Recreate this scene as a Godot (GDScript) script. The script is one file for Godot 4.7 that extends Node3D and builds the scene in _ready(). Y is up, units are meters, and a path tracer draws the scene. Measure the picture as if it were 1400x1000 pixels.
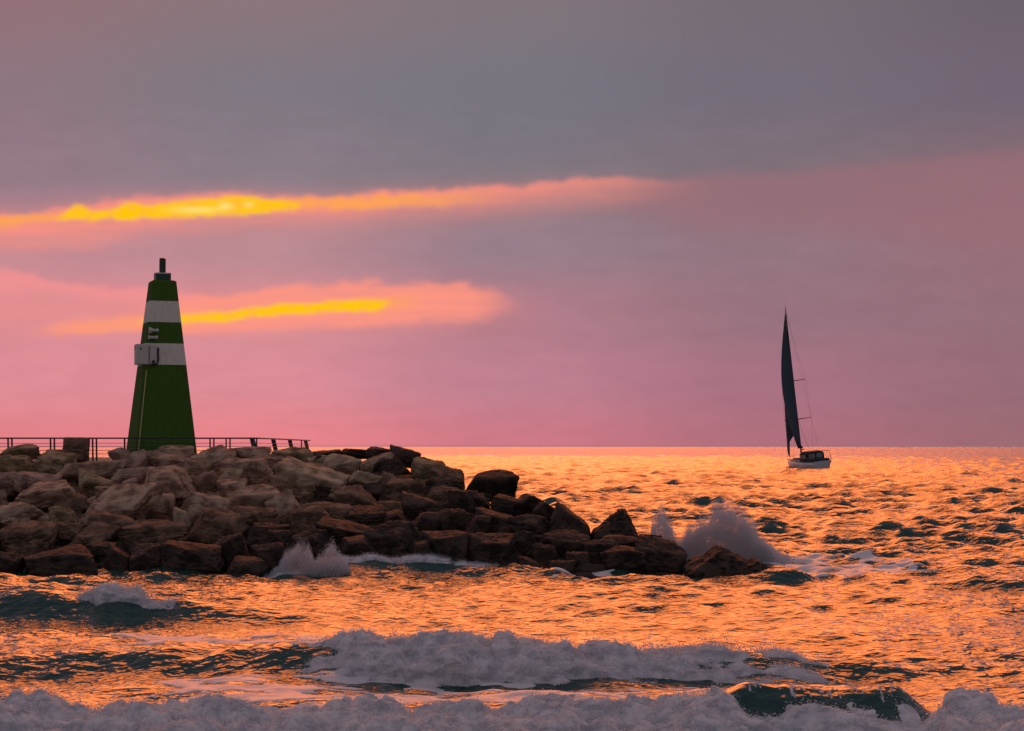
extends Node3D
# A green and white harbour light on a rock breakwater at sunset, a yacht under sail beyond it, surf in front.
# x right, y up, the view runs along -z; "d" is the distance along -z. Sea level is y = 0.

const F := 2600.0          # focal length in pixels of the 1400 x 1000 photograph
const EYE := 3.8           # eye height over the sea
const PITCH := 0.04267     # the camera looks up by this angle
var rng := RandomNumberGenerator.new()
var cam_basis := Basis(Vector3.RIGHT, PITCH)
var M := {}

# ---------------------------------------------------------------- helpers
func ray(px: float, py: float) -> Vector3:
	return cam_basis * Vector3((px - 700.0) / F, (500.0 - py) / F, -1.0)

func at(px: float, py: float, d: float) -> Vector3:      # the point seen at a pixel, at distance d
	var r := ray(px, py)
	return Vector3(0, EYE, 0) + r * (d / -r.z)

func wx(px: float, d: float) -> float:
	return (px - 700.0) / F * d

func curve(pts: Array, x: float) -> float:               # smooth-stepped polyline through [x, y] pairs
	if x <= pts[0][0]: return pts[0][1]
	for i in range(1, pts.size()):
		if x <= pts[i][0]:
			var t: float = (x - pts[i - 1][0]) / (pts[i][0] - pts[i - 1][0])
			return lerpf(pts[i - 1][1], pts[i][1], t * t * (3.0 - 2.0 * t))
	return pts[-1][1]

func noise(kind: int, freq: float, seed_: int, octaves := 1) -> FastNoiseLite:
	var n := FastNoiseLite.new()
	n.noise_type = kind
	n.frequency = freq
	n.seed = seed_
	n.fractal_type = FastNoiseLite.FRACTAL_FBM if octaves > 1 else FastNoiseLite.FRACTAL_NONE
	n.fractal_octaves = octaves
	n.cellular_return_type = FastNoiseLite.RETURN_DISTANCE
	n.cellular_distance_function = FastNoiseLite.DISTANCE_EUCLIDEAN
	return n

func noise_tex(n: FastNoiseLite, ramp: Array, size := 512, normal := 0.0) -> NoiseTexture2D:
	var t := NoiseTexture2D.new()
	t.width = size
	t.height = size
	t.seamless = true
	t.noise = n
	if normal > 0.0:
		t.as_normal_map = true
		t.bump_strength = normal
	elif ramp:
		var g := Gradient.new()
		var off := PackedFloat32Array()
		var col := PackedColorArray()
		for r in ramp:
			off.append(r[0])
			col.append(r[1])
		g.offsets = off
		g.colors = col
		t.color_ramp = g
	return t

func lin(r: float, g: float, b: float) -> Color:          # a real-world base colour as albedo_color wants it
	return Color(r, g, b).linear_to_srgb()

func mat(color: Color, rough := 0.8, metal := 0.0) -> StandardMaterial3D:
	var m := StandardMaterial3D.new()
	m.albedo_color = color
	m.roughness = rough
	m.metallic = metal
	return m

var used := {}
func numbered(called: String) -> String:
	var n: int = used.get(called, 0)
	used[called] = n + 1
	return called if n == 0 else "%s_%03d" % [called, n]

func tag(o: Node3D, label: String, category: String, group := "", kind := "") -> Node3D:
	if label: o.set_meta("label", label)
	if category: o.set_meta("category", category)
	if group: o.set_meta("group", group)
	if kind: o.set_meta("kind", kind)
	return o

func thing(called: String, where: Vector3, turn := 0.0) -> Node3D:
	var o := Node3D.new()
	o.name = numbered(called)
	add_child(o)
	o.position = where
	o.rotation.y = turn
	return o

func put(mesh: Mesh, called: String, m: Material, parent: Node3D = self, xf := Transform3D()) -> MeshInstance3D:
	var o := MeshInstance3D.new()
	o.mesh = mesh
	o.name = numbered(called) if parent == self else called
	o.material_override = m
	o.transform = xf
	parent.add_child(o, true)
	return o

func begin() -> SurfaceTool:
	var st := SurfaceTool.new()
	st.begin(Mesh.PRIMITIVE_TRIANGLES)
	return st

func done(st: SurfaceTool) -> ArrayMesh:
	st.generate_normals()
	return st.commit()

func quad(st: SurfaceTool, a: Vector3, b: Vector3, c: Vector3, d: Vector3) -> void:   # clockwise seen from the front
	for v in [a, b, c, a, c, d]:
		st.add_vertex(v)

func loft(st: SurfaceTool, rings: Array, caps := true, smooth := -1) -> void:      # rings of points, each counter-clockwise seen from above, going up
	st.set_smooth_group(smooth)
	for i in rings.size() - 1:
		var a: Array = rings[i]
		var b: Array = rings[i + 1]
		for k in a.size():
			var k2: int = (k + 1) % a.size()
			quad(st, a[k], b[k], b[k2], a[k2])
	if caps:
		st.set_smooth_group(-1)
		var top: Array = rings[-1]
		var low: Array = rings[0]
		for k in range(1, top.size() - 1):
			for v in [top[0], top[k + 1], top[k]]: st.add_vertex(v)
			for v in [low[0], low[k], low[k + 1]]: st.add_vertex(v)

func square_ring(y: float, sx: float, sz: float, cut: float) -> Array:   # a square with cut corners
	var x := sx / 2.0
	var z := sz / 2.0
	return [Vector3(x, y, z - cut), Vector3(x, y, -z + cut), Vector3(x - cut, y, -z), Vector3(-x + cut, y, -z), Vector3(-x, y, -z + cut), Vector3(-x, y, z - cut), Vector3(-x + cut, y, z), Vector3(x - cut, y, z)]

func box(st: SurfaceTool, c: Vector3, size: Vector3, b := Basis(), cut := 0.0) -> void:
	var cc := cut if cut > 0.0 else minf(size.x, minf(size.y, size.z)) * 0.08
	var rings := []
	for e in [[-0.5, cc], [-0.5, 0.0], [0.5, 0.0], [0.5, cc]]:
		var y: float = e[0] * size.y
		if e[1] == 0.0: y -= signf(e[0]) * cc
		var ring := []
		for v in square_ring(y, size.x - 2.0 * e[1], size.z - 2.0 * e[1], cc):
			ring.append(c + b * v)
		rings.append(ring)
	loft(st, rings)

func circle(c: Vector3, b: Basis, r: float, n: int) -> Array:
	var out := []
	for k in n:
		var a := -TAU * k / n
		out.append(c + b * Vector3(cos(a) * r, 0, sin(a) * r))
	return out

func axis_basis(dir: Vector3) -> Basis:
	var y := dir.normalized()
	var x := y.cross(Vector3(0, 0, 1) if absf(y.z) < 0.9 else Vector3(1, 0, 0)).normalized()
	return Basis(x, y, x.cross(y))

func tube(st: SurfaceTool, pts: Array, radii: Array, n := 8) -> void:
	var rings := []
	for i in pts.size():
		var dir: Vector3 = pts[mini(i + 1, pts.size() - 1)] - pts[maxi(i - 1, 0)]
		rings.append(circle(pts[i], axis_basis(dir), radii[mini(i, radii.size() - 1)], n))
	loft(st, rings, true, 1)

# ---------------------------------------------------------------- the sky
const SKY_X := [0.0, 350.0, 700.0, 1050.0, 1400.0]
const SKY_Y := [0.0, 120.0, 240.0, 340.0, 430.0, 520.0, 611.0]
const SKY := [
	[[147, 114, 121], [138, 118, 124], [128, 117, 125], [118, 108, 118], [109, 99, 110]],
	[[142, 118, 128], [128, 120, 130], [121, 117, 127], [117, 109, 121], [115, 102, 116]],
	[[150, 122, 135], [138, 124, 135], [126, 118, 128], [127, 112, 122], [133, 108, 118]],
	[[196, 138, 146], [188, 138, 146], [152, 126, 138], [147, 117, 128], [151, 111, 121]],
	[[218, 141, 150], [214, 142, 150], [178, 125, 138], [152, 115, 127], [149, 111, 122]],
	[[222, 140, 151], [219, 140, 151], [191, 128, 144], [168, 114, 130], [152, 108, 120]],
	[[227, 128, 134], [234, 131, 137], [207, 121, 134], [177, 111, 125], [157, 106, 115]]]
var wisp := noise(FastNoiseLite.TYPE_SIMPLEX_SMOOTH, 0.02, 3, 4)

func srgb8(c: Array) -> Vector3:
	var k := Color(c[0] / 255.0, c[1] / 255.0, c[2] / 255.0).srgb_to_linear()
	return Vector3(k.r, k.g, k.b)

func band(x: float, y: float, top: Array, low: Array, soft_top: float, soft_low: float) -> float:
	return smoothstep(-soft_top, soft_top, y - curve(top, x)) * smoothstep(-soft_low, soft_low, curve(low, x) - y)

var sky_grid := []
const UP_TOP := [[-500, 300], [0, 291], [40, 293], [90, 282], [170, 272], [330, 266], [430, 270], [560, 261], [700, 253], [860, 243], [950, 248]]
const UP_LOW := [[-500, 330], [0, 336], [120, 334], [220, 312], [400, 300], [600, 284], [800, 272], [950, 264]]
const GOLD_TOP := [[70, 300], [108, 281], [128, 289], [145, 287], [178, 277], [200, 281], [240, 275], [335, 268], [400, 276], [415, 281]]
const GOLD_LOW := [[70, 300], [108, 300], [145, 300], [240, 299], [335, 293], [400, 286], [415, 281]]
const LOW_TOP := [[180, 412], [240, 403], [330, 402], [400, 391], [500, 385], [535, 390], [625, 384], [665, 396], [720, 416]]
const LOW_LOW := [[180, 452], [340, 455], [450, 447], [620, 440], [720, 424]]
const THREAD_TOP := [[172, 441], [245, 431], [300, 427], [350, 420], [400, 415], [500, 410], [528, 410], [540, 414]]
const THREAD_LOW := [[172, 441], [245, 442], [300, 440], [350, 434], [400, 430], [500, 426], [528, 421], [540, 414]]
var salmon := srgb8([252, 146, 128])
var salmon2 := srgb8([255, 150, 130])
var orange := srgb8([255, 166, 78])
var yellow := srgb8([255, 198, 4])
var pale := srgb8([255, 228, 130])
var rose := srgb8([246, 146, 146])
var rose_dim := srgb8([158, 110, 118])
var apricot := srgb8([254, 154, 120])
func sky_at(dir: Vector3) -> Color:
	var v := cam_basis.inverse() * dir
	var front := maxf(-v.z, 0.12)
	var x := clampf(700.0 + F * v.x / front, -500.0, 1900.0)
	var y := clampf(500.0 - F * v.y / front, -400.0, 611.0)
	var i := 0
	var gx := clampf(x, 0.0, 1400.0)
	var gy := clampf(y, 0.0, 611.0)
	while i < SKY_X.size() - 2 and gx > SKY_X[i + 1]: i += 1
	var j := 0
	while j < SKY_Y.size() - 2 and gy > SKY_Y[j + 1]: j += 1
	var tx := smoothstep(SKY_X[i], SKY_X[i + 1], gx)
	var ty := smoothstep(SKY_Y[j], SKY_Y[j + 1], gy)
	var a: Vector3 = sky_grid[j][i].lerp(sky_grid[j][i + 1], tx)
	var b: Vector3 = sky_grid[j + 1][i].lerp(sky_grid[j + 1][i + 1], tx)
	var c := a.lerp(b, ty)
	if x > -480.0 and x < 1880.0 and y > 150.0:
		var w1 := wisp.get_noise_2d(x * 0.35, y * 1.6)
		var w2 := wisp.get_noise_2d(x * 1.1 + 500.0, y * 3.0)
		c *= 1.0 + 0.05 * w1 + 0.03 * w2
		var w3 := wisp.get_noise_2d(x * 2.4 + 900.0, y * 6.5)
		var yy := y + 6.0 * w1 + 4.0 * w2 + 3.0 * w3
		# the glow round the lit streaks, and the dim rose band that carries the upper one on
		c = c.lerp(salmon, 0.34 * exp(-pow((y - curve(UP_TOP, x) - 22.0) / 27.0, 2.0)) * (1.0 - smoothstep(560.0, 1050.0, x)))
		c = c.lerp(salmon, 0.3 * exp(-pow((y - 424.0) / 30.0, 2.0)) * (1.0 - smoothstep(560.0, 780.0, x)))
		c = c.lerp(rose_dim, 0.6 * band(x, yy, [[800, 252], [1000, 238], [1400, 206]], [[800, 290], [1000, 312], [1400, 330]], 14.0, 24.0) * smoothstep(780.0, 960.0, x))
		# the upper lit streak
		if y > 215.0 and y < 365.0:
			var up := band(x, yy, UP_TOP, UP_LOW, 5.0, lerpf(17.0, 26.0, smoothstep(300.0, 900.0, x)))
			up *= 1.0 - smoothstep(780.0, 985.0, x) * 0.98
			var sink := clampf((yy - curve(UP_TOP, x)) / 34.0, 0.0, 1.0)
			var streak := wisp.get_noise_2d(x * 0.22 + 90.0, y * 5.0)
			c = c.lerp(salmon, up * (0.95 - 0.25 * smoothstep(500.0, 950.0, x)) * clampf(1.0 - 0.45 * sink + 0.45 * streak * sink, 0.0, 1.0))
			c = c.lerp(orange, 0.85 * band(x, yy, [[0, 296], [80, 292], [420, 272], [600, 266], [700, 262]], [[0, 312], [90, 300], [420, 287], [600, 280], [700, 272]], 5.0, 6.0) * (1.0 - smoothstep(520.0, 720.0, x)))
			if x > 60.0 and x < 425.0:
				c = c.lerp(yellow.lerp(orange, clampf(0.06 + 0.9 * w3 + 0.5 * w2, 0.0, 0.4)), band(x, y + 2.5 * w2 + 2.5 * w3, GOLD_TOP, GOLD_LOW, 2.6, 2.6) * smoothstep(60.0, 85.0, x) * (1.0 - smoothstep(400.0, 425.0, x)))
				for g in [[268.0, 287.0, 34.0, 3.4], [308.0, 281.5, 9.0, 4.0], [340.0, 280.0, 7.0, 2.6]]:
					c = c.lerp(pale, exp(-pow((x - g[0]) / g[2], 2.0) - pow((y - g[1]) / g[3], 2.0)))
		# the lower lit streak
		if y > 350.0 and y < 480.0 and x < 740.0:
			var low := band(x, yy, LOW_TOP, LOW_LOW, 6.0, 9.0)
			low *= (1.0 - smoothstep(640.0, 725.0, x)) * smoothstep(160.0, 260.0, x)
			c = c.lerp(salmon2, low * clampf(0.86 + 0.35 * wisp.get_noise_2d(x * 0.22, y * 5.0), 0.0, 0.95))
			c = c.lerp(rose, 0.75 * band(x, yy, [[-500, 376], [0, 371], [45, 374], [62, 384], [150, 392], [260, 400]], [[-500, 398], [0, 402], [60, 400], [150, 410], [260, 416]], 5.0, 12.0) * (1.0 - smoothstep(230.0, 300.0, x)))
			c = c.lerp(apricot, 0.9 * band(x, yy, [[20, 452], [100, 441], [190, 430], [280, 420]], [[20, 458], [100, 458], [200, 453], [280, 450]], 7.0, 6.0) * smoothstep(20.0, 110.0, x) * (1.0 - smoothstep(230.0, 300.0, x)))
			c = c.lerp(orange, 0.7 * band(x, yy, [[480, 408], [570, 404]], [[480, 428], [570, 424]], 7.0, 7.0) * (1.0 - smoothstep(520.0, 590.0, x)) * smoothstep(470.0, 520.0, x))
			if x > 170.0 and x < 545.0:
				c = c.lerp(yellow.lerp(orange, clampf(0.06 + 0.9 * w3 + 0.5 * w2, 0.0, 0.4)), band(x, y + 2.5 * w2 + 0.8 * w3, THREAD_TOP, THREAD_LOW, 2.6, 2.6) * smoothstep(170.0, 200.0, x) * (1.0 - smoothstep(515.0, 545.0, x)))
	# away from the sunset the same cloud deck goes on, greyer
	var off := acos(clampf(-v.z / v.length(), -1.0, 1.0))
	var deck := Vector3(0.2, 0.172, 0.205)
	c = c.lerp(deck, smoothstep(0.36, 1.25, off))
	return Color(c.x, c.y, c.z)

func make_sky() -> Image:
	for row in SKY:
		var out := []
		for c in row: out.append(srgb8(c))
		sky_grid.append(out)
	var small := Image.create(512, 256, false, Image.FORMAT_RGBF)
	for v in 256:
		for u in 512:
			small.set_pixel(u, v, sky_at(sky_dir((u + 0.5) / 512.0, (v + 0.5) / 256.0)))
	small.resize(4096, 2048, Image.INTERPOLATE_CUBIC)
	for v in range(850, 1026):                      # the streaks of cloud need the full resolution
		for u in range(2048 - 250, 2048 + 250):
			small.set_pixel(u, v, sky_at(sky_dir((u + 0.5) / 4096.0, (v + 0.5) / 2048.0)))
	var turned := Image.create(4096, 2048, false, Image.FORMAT_RGBF)      # the panorama's edge looks along -z
	turned.blit_rect(small, Rect2i(2048, 0, 2048, 2048), Vector2i(0, 0))
	turned.blit_rect(small, Rect2i(0, 0, 2048, 2048), Vector2i(2048, 0))
	return turned

func sky_dir(u: float, v: float) -> Vector3:
	var az := (u - 0.5) * TAU
	var polar := v * PI
	return Vector3(sin(az) * sin(polar), cos(polar), -cos(az) * sin(polar))

# ---------------------------------------------------------------- the sea
var wave_kx := PackedFloat32Array()
var wave_kz := PackedFloat32Array()
var wave_a := PackedFloat32Array()
var wave_p := PackedFloat32Array()
var wave_l := PackedFloat32Array()
var gust := noise(FastNoiseLite.TYPE_SIMPLEX_SMOOTH, 0.09, 21, 2)
var ragged := noise(FastNoiseLite.TYPE_SIMPLEX_SMOOTH, 0.9, 31, 3)
var breakers := []
# lone humps of swell: pixel column, distance, height, half widths across and along
const HUMPS := [[1075, 54.5, 0.42, 0.62, 0.5], [1190, 57, 0.22, 1.6, 0.8], [930, 122, 0.55, 1.2, 1.3], [1000, 108, 0.28, 1.8, 1.2], [1340, 88, 0.4, 1.6, 1.2], [1120, 70, 0.22, 1.2, 0.8], [1300, 61, 0.25, 1.8, 0.9], [1370, 52, 0.3, 1.2, 0.7], [1230, 53, 0.25, 1.1, 0.6], [720, 140, 0.35, 1.6, 1.6], [1250, 160, 0.4, 2.2, 2.0], [820, 180, 0.45, 2.0, 2.4]]

func make_waves() -> void:
	rng.seed = 77
	var n := 40
	for i in n:
		var l := 0.28 * pow(16.0 / 0.28, float(i) / (n - 1))
		var dir := rng.randfn(0.0, 0.75 if l < 2.0 else 0.5)
		var k := TAU / l
		wave_l.append(l)
		wave_kx.append(k * sin(dir))
		wave_kz.append(k * cos(dir))
		var steep := 0.102 if l < 2.5 else 0.102 * pow(2.5 / l, 0.62)
		wave_a.append(steep / k * rng.randf_range(0.75, 1.25))
		wave_p.append(rng.randf() * TAU)
	# breaking waves: the crest as [pixel column, distance, height], how far it reaches back and forward
	breakers = [
		{"d": 25.4, "whole": 1.0, "back": 1.5, "front": 0.62, "pts": [[-300, 25.4, 0.2], [0, 25.3, 0.2], [250, 25.5, 0.17], [400, 25.3, 0.11], [650, 25.4, 0.09], [850, 25.4, 0.14], [960, 25.5, 0.32], [1030, 25.6, 0.53], [1220, 25.6, 0.53], [1290, 25.5, 0.2], [1400, 25.4, 0.1], [1700, 25.4, 0.1]]},
		{"d": 31.8, "back": 1.9, "front": 0.72, "pts": [[-200, 33.0, 0.1], [20, 32.8, 0.24], [120, 32.6, 0.31], [250, 32.3, 0.33], [320, 32.1, 0.40], [420, 31.9, 0.46], [500, 31.7, 0.44], [590, 31.6, 0.43], [700, 31.6, 0.39], [820, 31.8, 0.36], [920, 32.0, 0.34], [1020, 32.2, 0.32], [1180, 32.6, 0.16], [1400, 33.0, 0.06]]},
		{"d": 42.4, "back": 1.8, "front": 0.8, "pts": [[-300, 42.6, 0.36], [-20, 42.4, 0.42], [60, 42.3, 0.54], [110, 42.3, 0.46], [160, 42.2, 0.6], [240, 42.2, 0.5], [320, 42.0, 0.36], [400, 41.6, 0.24], [470, 41.2, 0.12], [600, 41.0, 0.02]]},
		{"d": 57.2, "back": 1.0, "front": 0.55, "pts": [[340, 55.8, 0.02], [400, 56.4, 0.12], [470, 57.2, 0.2], [520, 57.6, 0.26], [600, 57.4, 0.2], [650, 57.0, 0.08], [690, 56.6, 0.01]]}]
	for b in breakers:
		b.dist = []
		b.high = []
		for p in b.pts:
			var x := wx(p[0], b.d)
			b.dist.append([x, p[1]])
			b.high.append([x, p[2]])
		# crest line and height every 2 cm along x, with their raggedness
		b.crest = PackedFloat32Array()
		b.tall = PackedFloat32Array()
		for i in 1401:
			var x := -14.0 + 0.02 * i
			b.crest.append(curve(b.dist, x) - 0.22 * ragged.get_noise_2d(x * 0.5, b.d))
			b.tall.append(curve(b.high, x) * (1.0 + 0.12 * ragged.get_noise_2d(x * 1.3, b.d + 40.0)))

func breaker_height(b: Dictionary, x: float, d: float) -> float:
	if absf(d - b.d) > 4.2: return 0.0
	var t := clampf((x + 14.0) * 50.0, 0.0, 1398.5)
	var i := int(t)
	t -= i
	var h: float = lerpf(b.tall[i], b.tall[i + 1], t)
	if h < 0.015: return 0.0
	var dz: float = d - lerpf(b.crest[i], b.crest[i + 1], t)
	if dz > 0.0:
		return h * exp(-pow(dz / b.back, 2.0))
	return h * (exp(-pow(dz / b.front, 2.0)) * 1.12 - 0.12 * exp(-pow((dz + 1.5) / 0.9, 2.0)) - 0.12 * exp(-pow(dz / b.front, 2.0)))

func row_step(d: float) -> float:
	if d > 600.0: return 1.61 * pow(d / 600.0, 2.7)
	return 0.092 * pow(maxf(d, 25.0) / 25.0, 0.9)

func swell(x: float, d: float, step: float) -> float:
	var calm := 0.82 + 0.5 * gust.get_noise_2d(x, d * 0.6)
	calm *= lerpf(0.5, 1.0, smoothstep(36.0, 62.0, d))
	if d < 25.0: calm *= lerpf(0.25, 1.0, smoothstep(21.5, 25.0, d))
	var h := 0.0
	var open := lerpf(0.5, 0.8, smoothstep(42.0, 110.0, d))
	var short := lerpf(1.0, 1.95, smoothstep(45.0, 100.0, d))
	var warp := 2.2 * gust.get_noise_2d(x * 1.7 + 300.0, d)
	for i in range(maxi(0, int(log(1.8 * step / 0.28) * 9.64)), wave_l.size()):
		var w := minf(wave_l[i] / (1.8 * step) - 1.0, 1.0)
		if w <= 0.0: continue
		w *= open if wave_l[i] > 2.6 else short
		var s := sin(wave_kx[i] * x + wave_kz[i] * d + wave_p[i] + warp * ((i % 3) - 1))
		h += wave_a[i] * w * (s + 0.42 * (s * s - 0.5))
	h *= calm
	if d < 24.8: h -= 0.22 * (1.0 - smoothstep(22.4, 24.8, d))
	if d < 64.0:
		for b in breakers:
			h += breaker_height(b, x, d)
	if d > 48.0 and d < 200.0:
		for p in HUMPS:
			var e: float = (d - p[1]) / p[4]
			if absf(e) < 2.6:
				var q: float = (x - wx(p[0], p[1])) / p[3] + 0.5 * ragged.get_noise_2d(x * 0.7, d * 0.9)
				if absf(q) < 2.6:
					h += 0.75 * p[2] * exp(-e * e - q * q)
	return h

func make_sea() -> void:
	var rows := PackedFloat32Array()
	var d := 12.0
	while d < 25.0:
		rows.append(d)
		d += 0.4 if d < 20.0 else 0.085
	while d < 5200.0:
		rows.append(d)
		d += row_step(d)
	for far_row in [7000.0, 10000.0, 16000.0, 26000.0, 40000.0]: rows.append(far_row)
	var cols := PackedFloat32Array()
	for i in range(24, 0, -1): cols.append(-0.29 - 0.0016 * pow(1.34, i))
	for i in 481: cols.append(-0.29 + 0.58 / 480.0 * i)
	for i in range(1, 25): cols.append(0.29 + 0.0016 * pow(1.34, i))
	var nc := cols.size()
	var nr := rows.size()
	var v := PackedVector3Array()
	v.resize(nc * nr)
	var uv := PackedVector2Array()
	uv.resize(nc * nr)
	for r in nr:
		var dd := rows[r]
		var step := row_step(dd)
		for c in nc:
			var x := cols[c] * maxf(dd, 20.0)
			var s := step
			if absf(cols[c]) > 0.3: s = maxf(step, 0.12 * absf(cols[c]) * dd)
			if dd < 20.5: s = 0.5
			v[r * nc + c] = Vector3(x, swell(x, dd, s), -dd)
			uv[r * nc + c] = Vector2(x, dd)
	var nrm := PackedVector3Array()
	nrm.resize(nc * nr)
	for r in nr:
		var r0 := maxi(r - 1, 0) * nc
		var r1 := mini(r + 1, nr - 1) * nc
		for c in nc:
			var a := v[r * nc + mini(c + 1, nc - 1)] - v[r * nc + maxi(c - 1, 0)]
			var b := v[r1 + c] - v[r0 + c]
			nrm[r * nc + c] = a.cross(b).normalized()
			if rows[r] > 300.0 and absf(cols[c]) < 0.31:      # the mesh is coarser than the waves out there: shade it by their slope
				var q := v[r * nc + c]
				var h0 := swell(q.x, -q.z, 1.4)
				var fine := Vector3(h0 - swell(q.x + 0.5, -q.z, 1.4), 0.5, swell(q.x, -q.z + 0.5, 1.4) - h0).normalized()
				nrm[r * nc + c] = nrm[r * nc + c].lerp(fine, smoothstep(300.0, 1400.0, rows[r])).normalized()
	var idx := PackedInt32Array()
	idx.resize((nc - 1) * (nr - 1) * 6)
	var k := 0
	for r in nr - 1:
		for c in nc - 1:
			var a := r * nc + c
			idx[k] = a; idx[k + 1] = a + nc; idx[k + 2] = a + nc + 1
			idx[k + 3] = a; idx[k + 4] = a + nc + 1; idx[k + 5] = a + 1
			k += 6
	var arr := []
	arr.resize(Mesh.ARRAY_MAX)
	arr[Mesh.ARRAY_VERTEX] = v
	arr[Mesh.ARRAY_NORMAL] = nrm
	arr[Mesh.ARRAY_TEX_UV] = uv
	arr[Mesh.ARRAY_INDEX] = idx
	var mesh := ArrayMesh.new()
	mesh.add_surface_from_arrays(Mesh.PRIMITIVE_TRIANGLES, arr)
	tag(put(mesh, "sea", M.water), "wind-ruffled green sea reflecting the orange sunset", "sea", "", "structure")

# foam: a lumpy skin of thickness thick(x, d) on the water; it ends where the thickness runs out
func foam(called: String, label: String, x0: float, x1: float, d0: float, d1: float, step: float, thick: Callable, category := "foam", skin: Material = M.foam, froth := 0) -> void:
	var nx := int((x1 - x0) / step) + 1
	var nd := int((d1 - d0) / step) + 1
	var p := PackedVector3Array()
	p.resize(nx * nd)
	var t := PackedFloat32Array()
	t.resize(nx * nd)
	for j in nd:
		for i in nx:
			var x := x0 + i * step
			var d := d0 + j * step
			t[j * nx + i] = thick.call(x, d)
	for j in nd:
		for i in nx:
			var x := x0 + i * step
			var d := d0 + j * step
			var near := false
			for jj in range(maxi(j - 1, 0), mini(j + 2, nd)):
				for ii in range(maxi(i - 1, 0), mini(i + 2, nx)):
					if t[jj * nx + ii] > 0.0:
						near = true
						break
				if near: break
			if near:
				p[j * nx + i] = Vector3(x, swell(x, d, row_step(d)), -d)
	var st := begin()
	st.set_smooth_group(0)
	var q := PackedVector3Array()
	q.resize(nx * nd)
	for j in nd:
		for i in nx:
			var tt := t[j * nx + i]
			if tt <= 0.0:
				q[j * nx + i] = p[j * nx + i] - Vector3(0, 0.012, 0)
				continue
			var a := p[j * nx + mini(i + 1, nx - 1)] - p[j * nx + maxi(i - 1, 0)]
			var b := p[mini(j + 1, nd - 1) * nx + i] - p[maxi(j - 1, 0) * nx + i]
			var n := a.cross(b).normalized()
			if n.y < 0.2 or not n.is_finite(): n = Vector3.UP
			q[j * nx + i] = p[j * nx + i] + n * tt
	var at_ := PackedInt32Array()
	at_.resize(nx * nd)
	at_.fill(-1)
	var verts := PackedVector3Array()
	var idx := PackedInt32Array()
	for j in nd - 1:
		for i in nx - 1:
			var e := [j * nx + i, (j + 1) * nx + i, (j + 1) * nx + i + 1, j * nx + i + 1]
			var ins := 0
			for m in e:
				if t[m] > 0.0: ins += 1
			if ins < 2: continue
			for m in e:
				if at_[m] < 0:
					at_[m] = verts.size()
					verts.append(q[m])
			for m in [0, 1, 2, 0, 2, 3]: idx.append(at_[e[m]])
	if idx.is_empty(): return
	var arr := []
	arr.resize(Mesh.ARRAY_MAX)
	arr[Mesh.ARRAY_VERTEX] = verts
	arr[Mesh.ARRAY_INDEX] = idx
	var raw := ArrayMesh.new()
	raw.add_surface_from_arrays(Mesh.PRIMITIVE_TRIANGLES, arr)
	st.create_from(raw, 0)
	st.generate_normals()
	var whole := st.commit()
	var o := put(whole, called, skin)
	tag(o, label, category, "", "stuff")
	if froth == 0: return
	# loose froth and droplets hovering on the lumps
	var nrm: PackedVector3Array = whole.surface_get_arrays(0)[Mesh.ARRAY_NORMAL]
	var vv: PackedVector3Array = whole.surface_get_arrays(0)[Mesh.ARRAY_VERTEX]
	rng.seed = froth
	var spots := PackedVector3Array()
	var sizes := PackedFloat32Array()
	while spots.size() < froth:
		var i := rng.randi() % vv.size()
		var out := -log(1.0 - rng.randf() * 0.97) * 0.016
		var drift := Vector3(rng.randfn(), rng.randfn(), rng.randfn()) * step * 0.8
		spots.append(vv[i] + nrm[i] * out + Vector3.UP * out * 0.6 + drift)
		sizes.append(lerpf(0.002, 0.009, pow(rng.randf(), 3.0)))
	droplets("froth", "", spots, sizes, "", o)

var puff_a := noise(FastNoiseLite.TYPE_CELLULAR, 2.6, 5)
var puff_b := noise(FastNoiseLite.TYPE_CELLULAR, 6.0, 6)
var puff_c := noise(FastNoiseLite.TYPE_CELLULAR, 12.0, 7)
var puff_d := noise(FastNoiseLite.TYPE_CELLULAR, 27.0, 17)
var lace := noise(FastNoiseLite.TYPE_SIMPLEX_SMOOTH, 1.1, 8, 4)
var lace_big := noise(FastNoiseLite.TYPE_SIMPLEX_SMOOTH, 0.35, 9, 2)

func puffs(x: float, d: float) -> float:
	var sx := x + 0.12 * ragged.get_noise_2d(x * 2.0, d * 2.0)
	var sd := d + 0.12 * ragged.get_noise_2d(x * 2.0 + 50.0, d * 2.0)
	var a := 1.0 + puff_a.get_noise_2d(sx, sd * 1.1)
	var b := 1.0 + puff_b.get_noise_2d(sx, sd)
	var c := 1.0 + puff_c.get_noise_2d(sx, sd)
	return 0.5 * (1.0 - a * a) + 0.3 * (1.0 - b * b) + 0.2 * (1.0 - c * c) - 0.09 * puff_d.get_noise_2d(sx, sd) - 0.2 + 0.6 * lace_big.get_noise_2d(x * 2.4, d * 2.4)

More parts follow.
